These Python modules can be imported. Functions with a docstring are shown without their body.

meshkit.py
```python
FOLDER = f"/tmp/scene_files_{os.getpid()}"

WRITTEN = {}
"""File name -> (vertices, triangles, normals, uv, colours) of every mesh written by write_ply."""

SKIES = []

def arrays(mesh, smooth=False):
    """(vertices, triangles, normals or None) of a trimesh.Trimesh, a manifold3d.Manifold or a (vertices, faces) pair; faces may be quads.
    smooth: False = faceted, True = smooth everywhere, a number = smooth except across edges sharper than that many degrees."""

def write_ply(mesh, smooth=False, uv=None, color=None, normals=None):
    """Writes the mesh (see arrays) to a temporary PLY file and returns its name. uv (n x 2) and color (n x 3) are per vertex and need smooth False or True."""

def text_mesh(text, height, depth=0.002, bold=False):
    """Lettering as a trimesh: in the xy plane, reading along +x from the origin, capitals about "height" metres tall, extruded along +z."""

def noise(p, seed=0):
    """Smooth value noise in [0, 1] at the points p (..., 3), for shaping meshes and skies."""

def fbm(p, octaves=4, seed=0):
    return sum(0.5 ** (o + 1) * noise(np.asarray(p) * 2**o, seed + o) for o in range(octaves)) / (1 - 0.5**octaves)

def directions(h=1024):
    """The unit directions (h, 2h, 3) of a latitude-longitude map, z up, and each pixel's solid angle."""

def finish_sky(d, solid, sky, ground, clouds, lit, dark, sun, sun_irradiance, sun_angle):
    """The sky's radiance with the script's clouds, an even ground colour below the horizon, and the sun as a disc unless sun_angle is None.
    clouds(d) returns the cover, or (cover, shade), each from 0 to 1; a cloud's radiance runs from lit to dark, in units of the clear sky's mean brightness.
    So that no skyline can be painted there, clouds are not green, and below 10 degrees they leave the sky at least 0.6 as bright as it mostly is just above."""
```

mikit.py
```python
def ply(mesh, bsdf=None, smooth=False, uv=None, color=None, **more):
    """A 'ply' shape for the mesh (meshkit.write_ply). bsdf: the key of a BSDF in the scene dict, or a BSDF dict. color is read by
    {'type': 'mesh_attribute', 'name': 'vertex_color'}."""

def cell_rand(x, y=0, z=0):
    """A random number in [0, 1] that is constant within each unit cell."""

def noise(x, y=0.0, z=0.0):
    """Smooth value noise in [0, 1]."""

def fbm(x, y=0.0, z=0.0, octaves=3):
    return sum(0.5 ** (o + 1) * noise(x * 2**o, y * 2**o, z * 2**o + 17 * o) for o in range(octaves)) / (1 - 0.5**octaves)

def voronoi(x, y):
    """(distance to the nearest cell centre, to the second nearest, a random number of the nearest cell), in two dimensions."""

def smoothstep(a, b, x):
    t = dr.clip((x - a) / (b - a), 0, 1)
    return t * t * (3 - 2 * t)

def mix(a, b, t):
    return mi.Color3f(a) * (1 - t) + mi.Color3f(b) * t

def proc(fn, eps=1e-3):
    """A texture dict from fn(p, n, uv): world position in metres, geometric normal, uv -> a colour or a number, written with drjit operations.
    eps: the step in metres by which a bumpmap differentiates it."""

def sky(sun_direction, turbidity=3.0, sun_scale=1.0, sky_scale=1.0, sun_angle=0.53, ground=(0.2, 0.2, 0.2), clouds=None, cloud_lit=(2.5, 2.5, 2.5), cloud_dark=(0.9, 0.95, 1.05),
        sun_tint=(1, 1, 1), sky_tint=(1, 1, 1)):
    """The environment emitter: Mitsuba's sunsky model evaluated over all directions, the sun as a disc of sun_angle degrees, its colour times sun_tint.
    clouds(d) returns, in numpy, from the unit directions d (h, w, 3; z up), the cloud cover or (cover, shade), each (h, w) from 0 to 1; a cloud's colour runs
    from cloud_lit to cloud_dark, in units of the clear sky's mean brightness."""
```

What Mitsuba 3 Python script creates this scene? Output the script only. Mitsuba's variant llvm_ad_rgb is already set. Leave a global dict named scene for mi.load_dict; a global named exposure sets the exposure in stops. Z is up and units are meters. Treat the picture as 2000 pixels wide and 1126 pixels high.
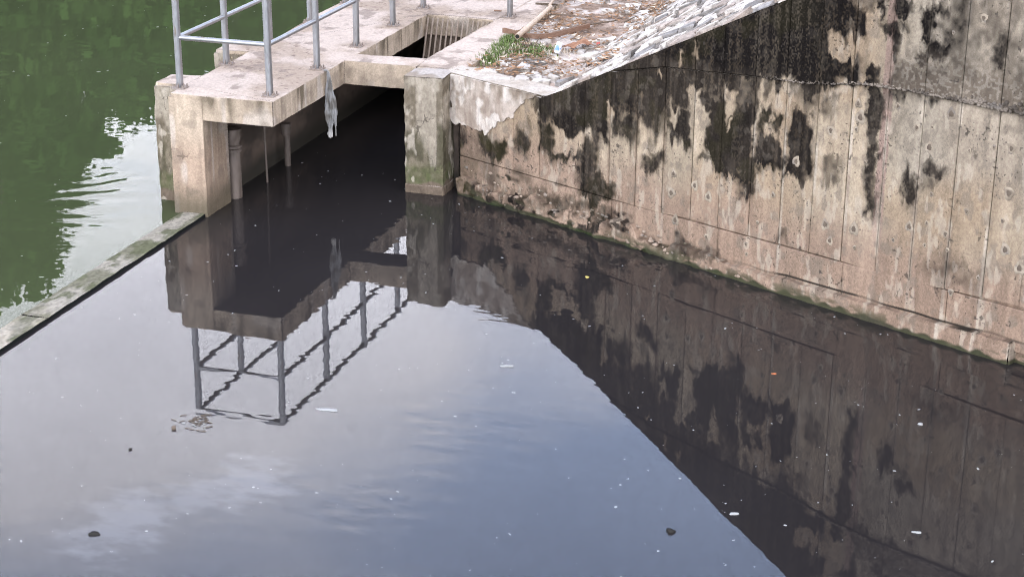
import math, random
import numpy as np, trimesh, drjit as dr, mitsuba as mi, mikit, meshkit
import shapely.geometry as sg
from shapely.ops import triangulate
from scipy.spatial import Voronoi, ConvexHull
from mikit import noise, fbm, smoothstep, mix, cell_rand, proc

rng = np.random.default_rng(7)
random.seed(7)
T = mi.ScalarTransform4f
scene, labels = {'type': 'scene'}, {}

# ------------------------------------------------------------------ camera, sky, exposure
EYE = np.array([7.209, -15.387, 5.6])
FWD = np.array([-0.276211, 0.894184, -0.352339])
UP = np.array([-0.110657, 0.334576, 0.935849])
scene['camera'] = {'type': 'perspective', 'fov': 31.875, 'fov_axis': 'x', 'near_clip': 0.1, 'far_clip': 2000.0,
                   'to_world': T().look_at(origin=EYE.tolist(), target=(EYE + FWD).tolist(), up=UP.tolist())}

def clouds(d):
    q = d / np.maximum(d[..., 2:3] + 0.25, 0.05)
    a = meshkit.fbm(np.stack([q[..., 0] * 1.6 + 31.41, q[..., 1] * 1.6 - 2.92, 0 * q[..., 0]], -1), 5, seed=4)
    b = meshkit.fbm(np.stack([q[..., 0] * 2.3 + 9, q[..., 1] * 2.3 + 5, 0 * q[..., 0]], -1), 4, seed=9)
    el = np.degrees(np.arcsin(np.clip(d[..., 2], -1, 1)))
    cover = np.clip(0.88 - 0.5 * np.clip((el - 19) / 10, 0, 1) + 3.0 * (a - 0.46), 0.32, 1)
    shade = np.clip(0.36 + 2.4 * (b - 0.5), 0, 1)
    return cover, shade

scene['sky'] = mikit.sky((-0.25, -0.72, 0.65), turbidity=4, sun_scale=0.075, sky_scale=11.0, sky_tint=(0.93, 0.97, 1.07), sun_angle=30, clouds=clouds, sun_tint=(1.10, 1.0, 0.80),
                         cloud_lit=(1.95, 1.95, 2.14), cloud_dark=(1.36, 1.37, 1.54))
exposure = 0.9

# ------------------------------------------------------------------ helpers
def numbered(name):
    if name not in labels and name not in scene and not any(k.startswith(name + '__') for k in scene):
        return name
    i = 1
    while f'{name}_{i:03d}' in labels or f'{name}_{i:03d}' in scene or any(k.startswith(f'{name}_{i:03d}__') for k in scene):
        i += 1
    return f'{name}_{i:03d}'

def thing(name, label, cat=None, group=None, kind=None):
    key = numbered(name)
    labels[key] = {'label': label}
    if cat: labels[key]['category'] = cat
    if group: labels[key]['group'] = group
    if kind: labels[key]['kind'] = kind
    return key

counts = {}
def obj(name, mesh, bsdf, parent=None, smooth=False, label=None, kind=None, **more):
    base = parent + '__' + name if parent else name
    key = base
    if key in scene:
        n = counts.get(base, 0) + 1
        while f'{base}_{n:03d}' in scene: n += 1
        counts[base] = n
        key = f'{base}_{n:03d}'
    scene[key] = mikit.ply(mesh, bsdf, smooth=smooth, **more)
    if label or kind:
        labels.setdefault(key, {})
        if label: labels[key]['label'] = label
        if kind: labels[key]['kind'] = kind
    return key

def single(name, mesh, bsdf, label, cat=None, group=None, kind=None, smooth=False):
    key = thing(name, label, cat, group, kind)
    scene[key] = mikit.ply(mesh, bsdf, smooth=smooth)
    return key

def cat(ms):
    return trimesh.util.concatenate(ms)

def prism(poly, z0, z1):
    p = poly if hasattr(poly, 'exterior') else sg.Polygon(poly)
    m = trimesh.creation.extrude_polygon(p, z1 - z0, engine='earcut')
    m.apply_translation([0, 0, z0])
    return m

def box(x0, x1, y0, y1, z0, z1):
    m = trimesh.creation.box(extents=[x1 - x0, y1 - y0, z1 - z0])
    m.apply_translation([(x0 + x1) / 2, (y0 + y1) / 2, (z0 + z1) / 2])
    return m

def worn(m, edge=0.05, smooth=2, amp=0.006, freq=9.0, chip=0.0, seed=0):
    """Cast concrete: edges a little rounded and chipped, faces a little uneven."""
    m = m.subdivide_to_size(edge, max_iter=12)
    m.merge_vertices()
    if smooth:
        trimesh.smoothing.filter_laplacian(m, lamb=0.5, iterations=smooth, volume_constraint=False)
    v = np.array(m.vertices)
    off = np.stack([meshkit.fbm(v * freq + 31.7 * k, 3, seed=seed + k) - 0.5 for k in range(3)], -1)
    v = v + 2 * amp * off
    if chip:
        sharp = np.linalg.norm(np.array(m.vertex_normals) - 0, axis=1)
        c = meshkit.fbm(v * 14.0, 3, seed=seed + 9)
        v -= np.array(m.vertex_normals) * (np.clip(c - 0.5, 0, 1) * chip)[:, None]
    return trimesh.Trimesh(v, m.faces, process=False)

def tube(pts, r, sides=10, cap=True):
    p = np.asarray(pts, float)
    r = np.broadcast_to(np.asarray(r, float), (len(p),))
    t = np.gradient(p, axis=0)
    t /= np.linalg.norm(t, axis=1, keepdims=True) + 1e-12
    ref = np.array([0, 0, 1.0]) if abs(t[:, 2]).mean() < 0.8 else np.array([1.0, 0, 0])
    a = np.cross(t, ref); a /= np.linalg.norm(a, axis=1, keepdims=True)
    b = np.cross(t, a)
    an = np.arange(sides) * 2 * np.pi / sides
    v = (p[:, None] + r[:, None, None] * (np.cos(an)[None, :, None] * a[:, None] + np.sin(an)[None, :, None] * b[:, None])).reshape(-1, 3)
    f = []
    for i in range(len(p) - 1):
        for j in range(sides):
            q = [i * sides + j, i * sides + (j + 1) % sides, (i + 1) * sides + (j + 1) % sides, (i + 1) * sides + j]
            f += [[q[0], q[1], q[2]], [q[0], q[2], q[3]]]
    if cap:
        n = len(v); v = np.vstack([v, p[0], p[-1]])
        for j in range(sides):
            f.append([n, (j + 1) % sides, j])
            e = (len(p) - 1) * sides
            f.append([n + 1, e + j, e + (j + 1) % sides])
    m = trimesh.Trimesh(v, np.array(f), process=False)
    m.fix_normals()
    return m

def lathe(prof, x, y, sides=20):
    pts = [(x, y, z) for _, z in prof]
    return tube(pts, [r for r, _ in prof], sides)

def lump(r, seed, flat=1.0, sub=1):
    m = trimesh.creation.icosphere(subdivisions=sub, radius=1.0)
    v = np.array(m.vertices)
    v *= (0.75 + 0.5 * meshkit.noise(v * 1.7 + seed * 3.3, seed))[:, None]
    return trimesh.Trimesh(v * np.array([r, r, r * flat]), m.faces, process=False)

def rotz(m, a):
    m = m.copy(); m.apply_transform(trimesh.transformations.rotation_matrix(a, [0, 0, 1])); return m

def at(m, x, y, z):
    m = m.copy(); m.apply_translation([x, y, z]); return m

# ------------------------------------------------------------------ the wing wall's own frame: s runs along it, off points to the water
W0 = np.array([7.8456, -1.8985]); WD = np.array([0.89054, -0.45490]); WN = np.array([-0.45490, -0.89054])
def wp(s, off, z):
    return np.array([W0[0] + WD[0] * s + WN[0] * off, W0[1] + WD[1] * s + WN[1] * off, z])
def wmap(m):
    """(s, off, z) -> world"""
    v = np.array(m.vertices)
    xy = W0 + v[:, :1] * WD + v[:, 1:2] * WN
    r = trimesh.Trimesh(np.column_stack([xy, v[:, 2]]), m.faces, process=False)
    r.fix_normals()
    return r
DECK = 1.227
TOE = 2.52
SLOPE = 0.55
def ztop(s): return np.where(np.asarray(s) < -5.98, DECK, DECK + 0.49 * (np.asarray(s) + 5.98))
def zground(x): return DECK + SLOPE * np.maximum(0, np.asarray(x) - TOE)

STAINS_AND_SLOT_SHADE=[(-7.27,0.42,0.06,0.40,1.0,0.04),(-7.12,0.62,0.10,0.06,0.8,0.04),(-5.20,1.58,0.348,0.182,0.70,0.060),(-3.91,1.96,1.011,0.158,1.00,0.050),(-3.59,2.15,0.735,0.155,1.00,0.040),(-3.28,2.38,0.435,0.119,1.00,0.050),(-3.05,2.47,0.180,0.128,0.85,0.050),(-2.66,2.55,0.218,0.105,0.95,0.030),(-4.20,1.81,0.405,0.069,0.90,0.040),(-5.55,1.16,0.459,0.175,0.85,0.050),(-4.85,1.49,0.369,0.132,0.80,0.050),(-4.81,1.31,0.277,0.133,0.75,0.050),(-3.98,1.74,0.506,0.092,0.75,0.050),(-4.36,1.57,0.177,0.094,0.70,0.050),(-2.54,2.39,0.118,0.031,0.80,0.030),(-5.76,0.74,0.287,0.061,0.90,0.030),(-5.39,0.58,0.087,0.318,0.90,0.030),(-5.29,0.46,0.174,0.115,0.80,0.020),(-6.69,0.57,0.136,0.128,0.85,0.030),(-6.26,0.72,0.103,0.090,0.90,0.030),(-5.99,0.84,0.146,0.117,0.80,0.030),(-5.64,1.01,0.212,0.061,0.80,0.030),(-7.04,0.40,0.219,0.326,0.35,0.060),(-6.71,0.29,0.097,0.144,0.50,0.040),(-5.14,1.09,0.288,0.099,0.80,0.030),(-4.64,0.88,0.065,0.059,0.80,0.020),(-6.80,0.05,0.384,0.073,0.50,0.040),(-6.21,0.12,0.263,0.050,0.40,0.030),(-5.54,0.20,0.481,0.069,0.60,0.030),(-4.10,1.70,0.628,0.141,0.72,0.050),(-4.32,1.27,0.142,0.171,0.95,0.020),(-3.75,1.38,0.277,0.249,1.00,0.020),(-3.57,1.70,0.081,0.060,0.70,0.020),(-3.31,1.42,0.101,0.196,0.95,0.020),(-2.99,1.46,0.094,0.176,1.00,0.020),(-2.97,1.81,0.142,0.105,0.60,0.050),(-3.32,1.81,0.079,0.059,0.50,0.020),(-2.70,1.81,0.081,0.098,0.50,0.020),(-4.61,1.40,0.105,0.165,0.70,0.040),(-3.90,1.11,0.084,0.081,0.90,0.020),(-3.63,1.12,0.160,0.124,1.00,0.020),(-3.58,0.97,0.104,0.050,0.95,0.020),(-3.52,0.87,0.067,0.068,0.85,0.020),(-3.31,1.21,0.145,0.097,0.95,0.020),(-3.40,1.06,0.029,0.043,0.80,0.020),(-3.01,1.22,0.099,0.150,1.00,0.020),(-2.65,1.21,0.095,0.112,0.55,0.020),(-4.58,0.93,0.065,0.091,0.80,0.020),(-4.15,0.13,0.143,0.092,0.65,0.020),(-3.93,0.14,0.109,0.059,0.60,0.020),(-3.08,0.53,0.058,0.081,0.60,0.020),(-3.98,1.02,0.092,0.041,0.70,0.015),(-2.23,2.63,0.032,0.087,1.00,0.015),(-2.07,2.67,0.075,0.070,0.90,0.020),(-1.84,2.63,0.043,0.145,1.00,0.020),(-1.74,2.76,0.078,0.037,0.90,0.040),(-1.74,2.61,0.079,0.064,0.55,0.050),(-1.76,2.36,0.119,0.065,1.00,0.030),(-2.23,2.47,0.045,0.049,1.00,0.015),(-2.15,2.42,0.044,0.099,1.00,0.015),(-2.06,2.50,0.031,0.027,0.80,0.030),(-2.50,2.13,0.059,0.068,1.00,0.020),(-2.30,2.12,0.048,0.084,1.00,0.020),(-2.71,2.15,0.134,0.046,0.80,0.030),(-1.88,2.14,0.242,0.115,0.75,0.040),(-1.42,2.20,0.213,0.129,0.50,0.060),(-1.17,2.49,0.063,0.198,0.75,0.040),(-1.09,2.20,0.126,0.158,0.50,0.060),(-2.27,1.73,0.049,0.287,1.00,0.015),(-1.10,2.78,0.074,0.103,0.40,0.060),(-2.71,1.79,0.074,0.081,0.50,0.030),(-2.05,1.74,0.045,0.113,0.40,0.040),(-2.26,1.42,0.043,0.104,1.00,0.015),(-2.24,1.14,0.053,0.175,0.90,0.030),(-2.21,0.98,0.020,0.105,0.70,0.030),(-2.18,1.44,0.019,0.029,0.90,0.010),(-1.88,1.26,0.063,0.117,0.85,0.020),(-1.88,1.12,0.019,0.040,0.60,0.020),(-1.68,1.37,0.081,0.053,0.85,0.020),(-1.73,1.26,0.034,0.045,0.70,0.020),(-1.41,0.60,0.185,0.121,0.45,0.060),(-1.47,0.75,0.031,0.040,0.50,0.020),(-2.64,1.21,0.095,0.106,0.50,0.030),(-1.34,1.63,0.018,0.022,0.60,0.010)]  # wall stains; the first entry paints the shade of the slot beside the pier
CLEAN=[(-5.67,0.85,0.213,0.095),(-6.10,0.82,0.055,0.186),(-5.14,1.13,0.034,0.138),(-3.75,1.57,0.048,0.110),(-3.74,1.39,0.030,0.043),(-3.45,1.43,0.018,0.218),(-4.39,1.33,0.051,0.082),(-4.13,1.35,0.054,0.297),(-4.09,1.25,0.101,0.192),(-3.15,1.57,0.039,0.313),(-3.43,1.76,0.025,0.113),(-3.27,1.67,0.157,0.030),(-3.28,1.55,0.021,0.036),(-3.28,1.46,0.065,0.030),(-4.30,1.90,0.017,0.078),(-4.16,1.99,0.034,0.049),(-4.56,1.78,0.024,0.019),(-4.42,1.13,0.024,0.038),(-2.33,2.42,0.084,0.188),(-2.18,2.63,0.025,0.098),(-2.20,2.33,0.032,0.072),(-2.19,2.16,0.064,0.089),(-1.94,2.55,0.043,0.146),(-2.57,2.30,0.158,0.079)]
TIES=[(-1.35,2.71),(-1.60,2.56),(-2.05,1.88),(-2.43,1.83),(-2.40,1.72),(-2.43,1.61),(-2.68,1.55),(-1.86,1.74),(-1.72,1.77),(-1.56,1.91),(-1.73,1.60),(-1.37,1.65),(-1.16,1.72),(-1.01,1.74),(-1.67,1.22),(-1.69,0.97),(-1.85,0.90),(-1.99,0.75),(-1.69,0.78),(-1.51,0.92),(-1.48,0.79),(-2.67,0.72),(-2.38,0.75),(-2.61,0.59),(-2.36,0.59),(-1.34,1.15),(-1.02,1.15),(-0.97,0.92),(-0.83,0.80),(-1.18,0.63),(-1.72,0.41),(-1.41,0.44),(-0.99,1.38),(-2.32,1.35),(-4.35,0.81),(-3.94,0.68),(-4.10,0.75),(-3.94,0.30),(-3.38,0.57),(-2.67,0.71),(-3.23,0.86),(-4.31,0.37),(-3.01,1.21),(-3.49,0.34),(-3.48,0.25),(-4.37,0.62)]
PLASTER=[(-7.29,1.23),(-6.05,1.26),(-6.13,1.19),(-6.31,1.09),(-6.37,0.97),(-6.46,0.92),(-6.61,0.88),(-6.61,0.84),(-6.69,0.78),(-6.73,0.69),(-6.77,0.67),(-6.82,0.72),(-7.00,0.70),(-7.12,0.75),(-7.24,0.72),(-7.29,0.75)]
JOINT=[(-6.01,1.42),(-4.49,1.78),(-4.02,1.82),(-3.49,1.87),(-2.93,1.91),(-2.33,2.01),(-1.89,2.03),(-1.47,2.03),(-0.94,2.03)]
CRACK=[(-5.09,0.39),(-4.46,0.39),(-4.12,0.42),(-3.81,0.41),(-2.98,0.43),(-2.46,0.43),(-1.98,0.41),(-1.44,0.45),(-1.07,0.47),(-0.75,0.48)]


# ------------------------------------------------------------------ materials
def bsdf(name, color, bump=None, rough=None, scale=1.0, eps=1e-3, two=True):
    tex = proc(color) if callable(color) else {'type': 'rgb', 'value': list(color)}
    if rough is None:
        b = {'type': 'diffuse', 'reflectance': tex}
    else:
        b = {'type': 'principled', 'base_color': tex, 'roughness': rough, 'specular': 0.4}
    if bump is not None:
        b = {'type': 'bumpmap', 'arbitrary': proc(bump, eps), 'bsdf': b, 'scale': scale}
    scene[name] = {'type': 'twosided', 'bsdf': b} if two else b

def sdf_max(ss, zz, items, tail=None):
    """the strongest of soft patches; with a tail they taper and run out downwards"""
    out = mi.Float(0)
    for it in items:
        a, b, ha, hb = it[:4]
        st, so = (it[4], it[5]) if len(it) > 4 else (1.0, 0.022)
        dz = zz - b
        if tail is not None:
            t = dr.clip(-dz / hb, 0, 2)
            d = dr.maximum(dr.abs(ss - a) - ha * (1.22 - 0.22 * t), dr.select(dz > 0, dz - hb, -dz - hb * tail))
            so = so * 1.7 + 0.015
        else:
            d = dr.maximum(dr.abs(ss - a) - ha, dr.abs(dz) - hb)
        cov = smoothstep(so, -so, d)
        if tail is not None:
            cov = 0.74 * cov + 0.26 * smoothstep(0.13, -0.05, d)
        out = dr.maximum(out, st * cov)
    return out

def wall_color(p, n, uv):
    s = (p.x - W0[0]) * WD[0] + (p.y - W0[1]) * WD[1]
    z = p.z
    streak = noise(s * 26, z * 1.6)
    fine = noise(s * 85, z * 60)
    warp = fbm(s * 6 + 7, z * 5, 0.0, 4)
    warp2 = fbm(s * 7 + 31, z * 4, 3.0, 4)
    ss = s + 0.17 * (warp - 0.5) + 0.03 * (noise(s * 30, z * 24) - 0.5) + 0.02 * (fine - 0.5)
    zz = z + 0.24 * (warp2 - 0.5) + 0.07 * (noise(s * 34, z * 2.5) - 0.5) + 0.03 * (fine - 0.5)
    dark = sdf_max(ss, zz, STAINS_AND_SLOT_SHADE, 0.65 + 1.5 * noise(s * 13, 4.0) * noise(s * 31, 6.0) + 0.35 * noise(s * 70, 2.0))
    clean = sdf_max(s + 0.12 * (warp - 0.5) + 0.035 * (noise(s * 33, z * 26) - 0.5), z + 0.26 * (warp2 - 0.5) + 0.10 * (noise(s * 30, 1.0) - 0.5), CLEAN)
    edge_d = DECK + 0.49 * dr.maximum(s + 5.98, 0) - z
    edge = smoothstep(0.16, -0.16, edge_d - 0.62 - 0.6 * (warp2 - 0.5) - 0.25 * (noise(s * 4.1, 5.0) - 0.5) - 0.16 * (noise(s * 21, 8.0) - 0.5) + 0.22 * smoothstep(-5.4, -6.1, s)) * smoothstep(-6.25, -6.0, s) * smoothstep(-2.7, -3.1, s + 0.3 * (warp - 0.5))
    lift = smoothstep(-0.03, 0.05, z - 1.87 - 0.16 * smoothstep(-3.5, -2.2, s) + 0.05 * (warp - 0.5))
    grime = lift * dr.clip(0.30 - 0.16 * smoothstep(-2.2, -1.6, s) + 1.5 * (fbm(s * 2.7 + 11, z * 1.4, 4.0, 4) - 0.44) + 0.45 * smoothstep(-2.3, -3.0, s) + 0.25 * (noise(s * 17, z * 1.2) - 0.5), 0, 0.9)
    dark = dr.maximum(dark, dr.maximum(0.97 * edge, grime))
    smoke = fbm(s * 2.3 + 3, z * 1.3, 9.0, 4)
    upper = smoothstep(1.85, 2.05, z)
    dark = dr.maximum(dark, 0.55 * smoothstep(0.50, 0.72, smoke) * (0.35 + 0.65 * upper))
    dark = dr.maximum(dark, 0.8 * smoothstep(0.40, 0.62, fbm(s * 9, z * 9, 4.0, 4)) * smoothstep(-4.2, -5.0, s) * smoothstep(0.62, 0.25, z) * smoothstep(0.47, 0.6, fbm(s * 2.2 + 3, z * 5, 2.0)))
    dark = smoothstep(0.02, 0.92, dark + 0.25 * (noise(s * 24 + 7, z * 20) - 0.5) * smoothstep(0.02, 0.3, dark))
    dark = dark * (1 - 0.92 * clean)
    dark = dr.clip(dark * (0.90 + 0.22 * streak + 0.25 * (fine - 0.5)), 0, 1)
    m = fbm(s * 1.6, z * 1.3, 2.0, 3)
    base = mix((0.260, 0.194, 0.130), (0.320, 0.257, 0.182), smoothstep(0.3, 0.7, m))
    grey = smoothstep(-2.4, -1.7, s + 0.4 * (m - 0.5)) * smoothstep(1.15, 1.5, z + 0.3 * (m - 0.5))
    base = mix(base, (0.263, 0.236, 0.193), 0.45 * grey)
    pink = smoothstep(1.0, 0.45, z + 0.4 * (smoke - 0.5))
    base = mix(base, (0.227, 0.157, 0.114), 0.85 * pink)
    col = smoothstep(0.055, 0.04, dr.abs(s + 2.155 + 0.03 * (warp - 0.5))) * smoothstep(0.55, 1.0, z)
    base = mix(base, (0.250, 0.170, 0.137), 0.85 * col)
    seam = (s + 0.144 + 0.333 * 20) / 0.333
    cell = dr.floor(seam)
    edge_s = dr.minimum(seam - cell, 1 - seam + cell) * 0.333
    base = base * (0.88 + 0.22 * cell_rand(cell, dr.floor(z / 1.9)))
    base = mix(base, (0.362, 0.309, 0.243), 0.75 * smoothstep(0.022, 0.008, edge_s + 0.01 * (warp - 0.5)) * smoothstep(0.40, 0.62, noise(s * 3 + 5, z * 2.5)) * smoothstep(-5.0, -4.0, s))
    base = mix(base, (0.159, 0.110, 0.078), 0.55 * smoothstep(0.03, 0.006, edge_s + 0.014 * (warp2 - 0.5)) * smoothstep(0.5, 0.7, noise(s * 3 + 15, z * 1.7)) * smoothstep(1.6, 1.1, z))
    base = base * (0.84 + 0.30 * streak) * (0.84 + 0.32 * fine)
    base = mix(base, (0.151, 0.123, 0.094), 0.55 * smoothstep(0.56, 0.72, fbm(s * 13, z * 9, 7.0, 4)))
    base = mix(base, (0.368, 0.309, 0.237), 0.5 * smoothstep(0.62, 0.75, fbm(s * 17 + 4, z * 6, 1.0, 3)))
    olive = smoothstep(0.45, 0.6, fbm(s * 4, z * 4, 5.0, 3)) * (0.35 * smoothstep(-2.6, -3.4, s) + 0.65 * smoothstep(-6.3, -6.9, s))
    soot = dr.maximum(smoothstep(1.80, 1.95, z + 0.15 * (warp - 0.5)), 0.7 * smoothstep(0.5, 0.7, fbm(s * 3 + 2, z * 3, 8.0, 3)))
    ink = mix((0.031, 0.025, 0.020), (0.013, 0.011, 0.010), soot)
    ink = mix(ink, (0.047, 0.041, 0.019), 0.8 * olive)
    ink = mix(ink, (0.066, 0.053, 0.041), 0.6 * smoothstep(0.55, 0.85, noise(s * 42, z * 2.2)) * (1 - soot))
    ink = mix(ink, (0.112, 0.093, 0.072), 0.5 * smoothstep(0.60, 0.72, fbm(s * 15, z * 11, 6.0, 4)) * (1 - 0.7 * soot))
    out = mix(base, ink * (0.5 + 0.4 * fine), dark)
    crev = smoothstep(0.016, 0.004, dr.abs(z - 0.175 - 0.02 * (s + 2.0) - 0.02 * (noise(s * 4, 2.0) - 0.5))) * smoothstep(-3.9, -3.3, s) * (0.45 + 0.55 * smoothstep(0.3, 0.6, noise(s * 5, 7.0)))
    out = mix(out, (0.033, 0.027, 0.021), crev)
    hc = smoothstep(-2.35, -1.9, s) * smoothstep(0.42, 0.10, z - 2.03 + 0.3 * (warp - 0.5)) * smoothstep(1.98, 2.03, z)
    out = mix(out, mix((0.105, 0.083, 0.062), (0.198, 0.167, 0.131), smoothstep(0.5, 0.75, noise(s * 48, z * 48))), 0.75 * hc)
    grit = noise(s * 190, z * 150)
    out = out * (0.86 + 0.28 * grit) * (0.80 + 0.40 * fbm(s * 11 + 5, z * 7, 2.5, 3))
    out = mix(out, (0.039, 0.033, 0.027), 0.75 * smoothstep(0.80, 0.9, noise(s * 62 + 3, z * 50)) * smoothstep(0.45, 0.65, warp))
    wet = smoothstep(0.05, 0.02, z + 0.05 * (noise(s * 12, z * 4) - 0.5))
    out = mix(out, mix((0.033, 0.033, 0.022), (0.019, 0.029, 0.011), noise(s * 3, 0.0)), 0.92 * wet)
    moss = smoothstep(0.52, 0.66, fbm(s * 5 + 8, z * 14, 6.0, 3)) * smoothstep(0.15, 0.04, z)
    out = mix(out, (0.050, 0.049, 0.028), 0.8 * moss)
    top = smoothstep(0.78, 0.88, n.z) * smoothstep(0.9, 1.1, z)
    return mix(out, mix((0.321, 0.270, 0.215), (0.417, 0.370, 0.312), noise(s * 9, p.y * 9)) * (0.75 + 0.3 * noise(p.x * 40, p.y * 40) + 0.2 * noise(p.x * 110, p.y * 110)), top)

def wall_bump(p, n, uv):
    s = (p.x - W0[0]) * WD[0] + (p.y - W0[1]) * WD[1]
    return 0.006 * fbm(s * 9, p.z * 5, 1.0, 3) + 0.0035 * fbm(s * 45, p.z * 30, 2.0, 3)
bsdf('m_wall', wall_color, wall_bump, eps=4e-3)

def deck_color(p, n, uv):
    h = p.x * 0.8 + p.y * 1.1
    up = smoothstep(0.5, 0.8, n.z)
    g = fbm(p.x * 2.1, p.y * 2.1, 0.0, 4)
    top = mix((0.460, 0.379, 0.314), (0.338, 0.266, 0.207), smoothstep(0.38, 0.68, g)) * 0.92
    top = mix(top, (0.208, 0.165, 0.136), 0.75 * smoothstep(0.58, 0.74, fbm(p.x * 6.5, p.y * 5, 4.0, 4)))
    top = top * (0.80 + 0.25 * noise(p.x * 45, p.y * 45) + 0.15 * noise(p.x * 130, p.y * 130))
    top = mix(top, (0.147, 0.110, 0.085), 0.6 * smoothstep(0.74, 0.86, noise(p.x * 23, p.y * 23)) * smoothstep(0.4, 0.6, g))
    low = smoothstep(0.4, 0.05, p.z + 0.12 * (g - 0.5))
    side = mix((0.391, 0.313, 0.231), (0.338, 0.250, 0.182), smoothstep(0.95, 0.5, p.z + 0.3 * (g - 0.5)))
    side = side * (0.85 + 0.3 * noise(h * 40, p.z * 3)) * (0.9 + 0.2 * noise(h * 70, p.z * 70))
    drip = noise(h * 17, p.z * 0.8) * smoothstep(0.30, 0.62, noise(h * 7 + 5, 0.0))
    reach = smoothstep(0.93, 1.22, p.z + 0.25 * (noise(h * 23, 3.0) - 0.5))
    side = mix(side, (0.104, 0.083, 0.056), dr.clip(1.25 * drip * reach, 0, 0.85))
    side = mix(side, (0.477, 0.415, 0.348), 0.6 * smoothstep(0.66, 0.8, noise(h * 11 + 2, p.z * 2.2)))
    side = mix(side, (0.165, 0.131, 0.102), 0.5 * smoothstep(0.50, 0.78, fbm(h * 8, p.z * 8, 3.0, 4)))
    crackline = dr.abs(fbm(h * 5 + 2, p.z * 5, 9.0, 3) - 0.5)
    side = mix(side, (0.104, 0.076, 0.059), 0.6 * smoothstep(0.010, 0.002, crackline) * smoothstep(0.5, 0.6, noise(h * 3, p.z * 3, 2.0)) * smoothstep(0.95, 0.8, p.z))
    side = side * (0.85 + 0.3 * noise(h * 150, p.z * 120))
    side = mix(side, mix((0.087, 0.072, 0.051), (0.053, 0.055, 0.030), g), 0.8 * low)
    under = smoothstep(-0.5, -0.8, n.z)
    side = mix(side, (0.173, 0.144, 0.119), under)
    return mix(side, top, up)

def deck_bump(p, n, uv):
    return 0.005 * fbm(p.x * 11, p.y * 11, p.z * 11, 3) + 0.002 * noise(p.x * 60, p.y * 60, p.z * 60)
bsdf('m_deck', deck_color, deck_bump, eps=4e-3)

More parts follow.
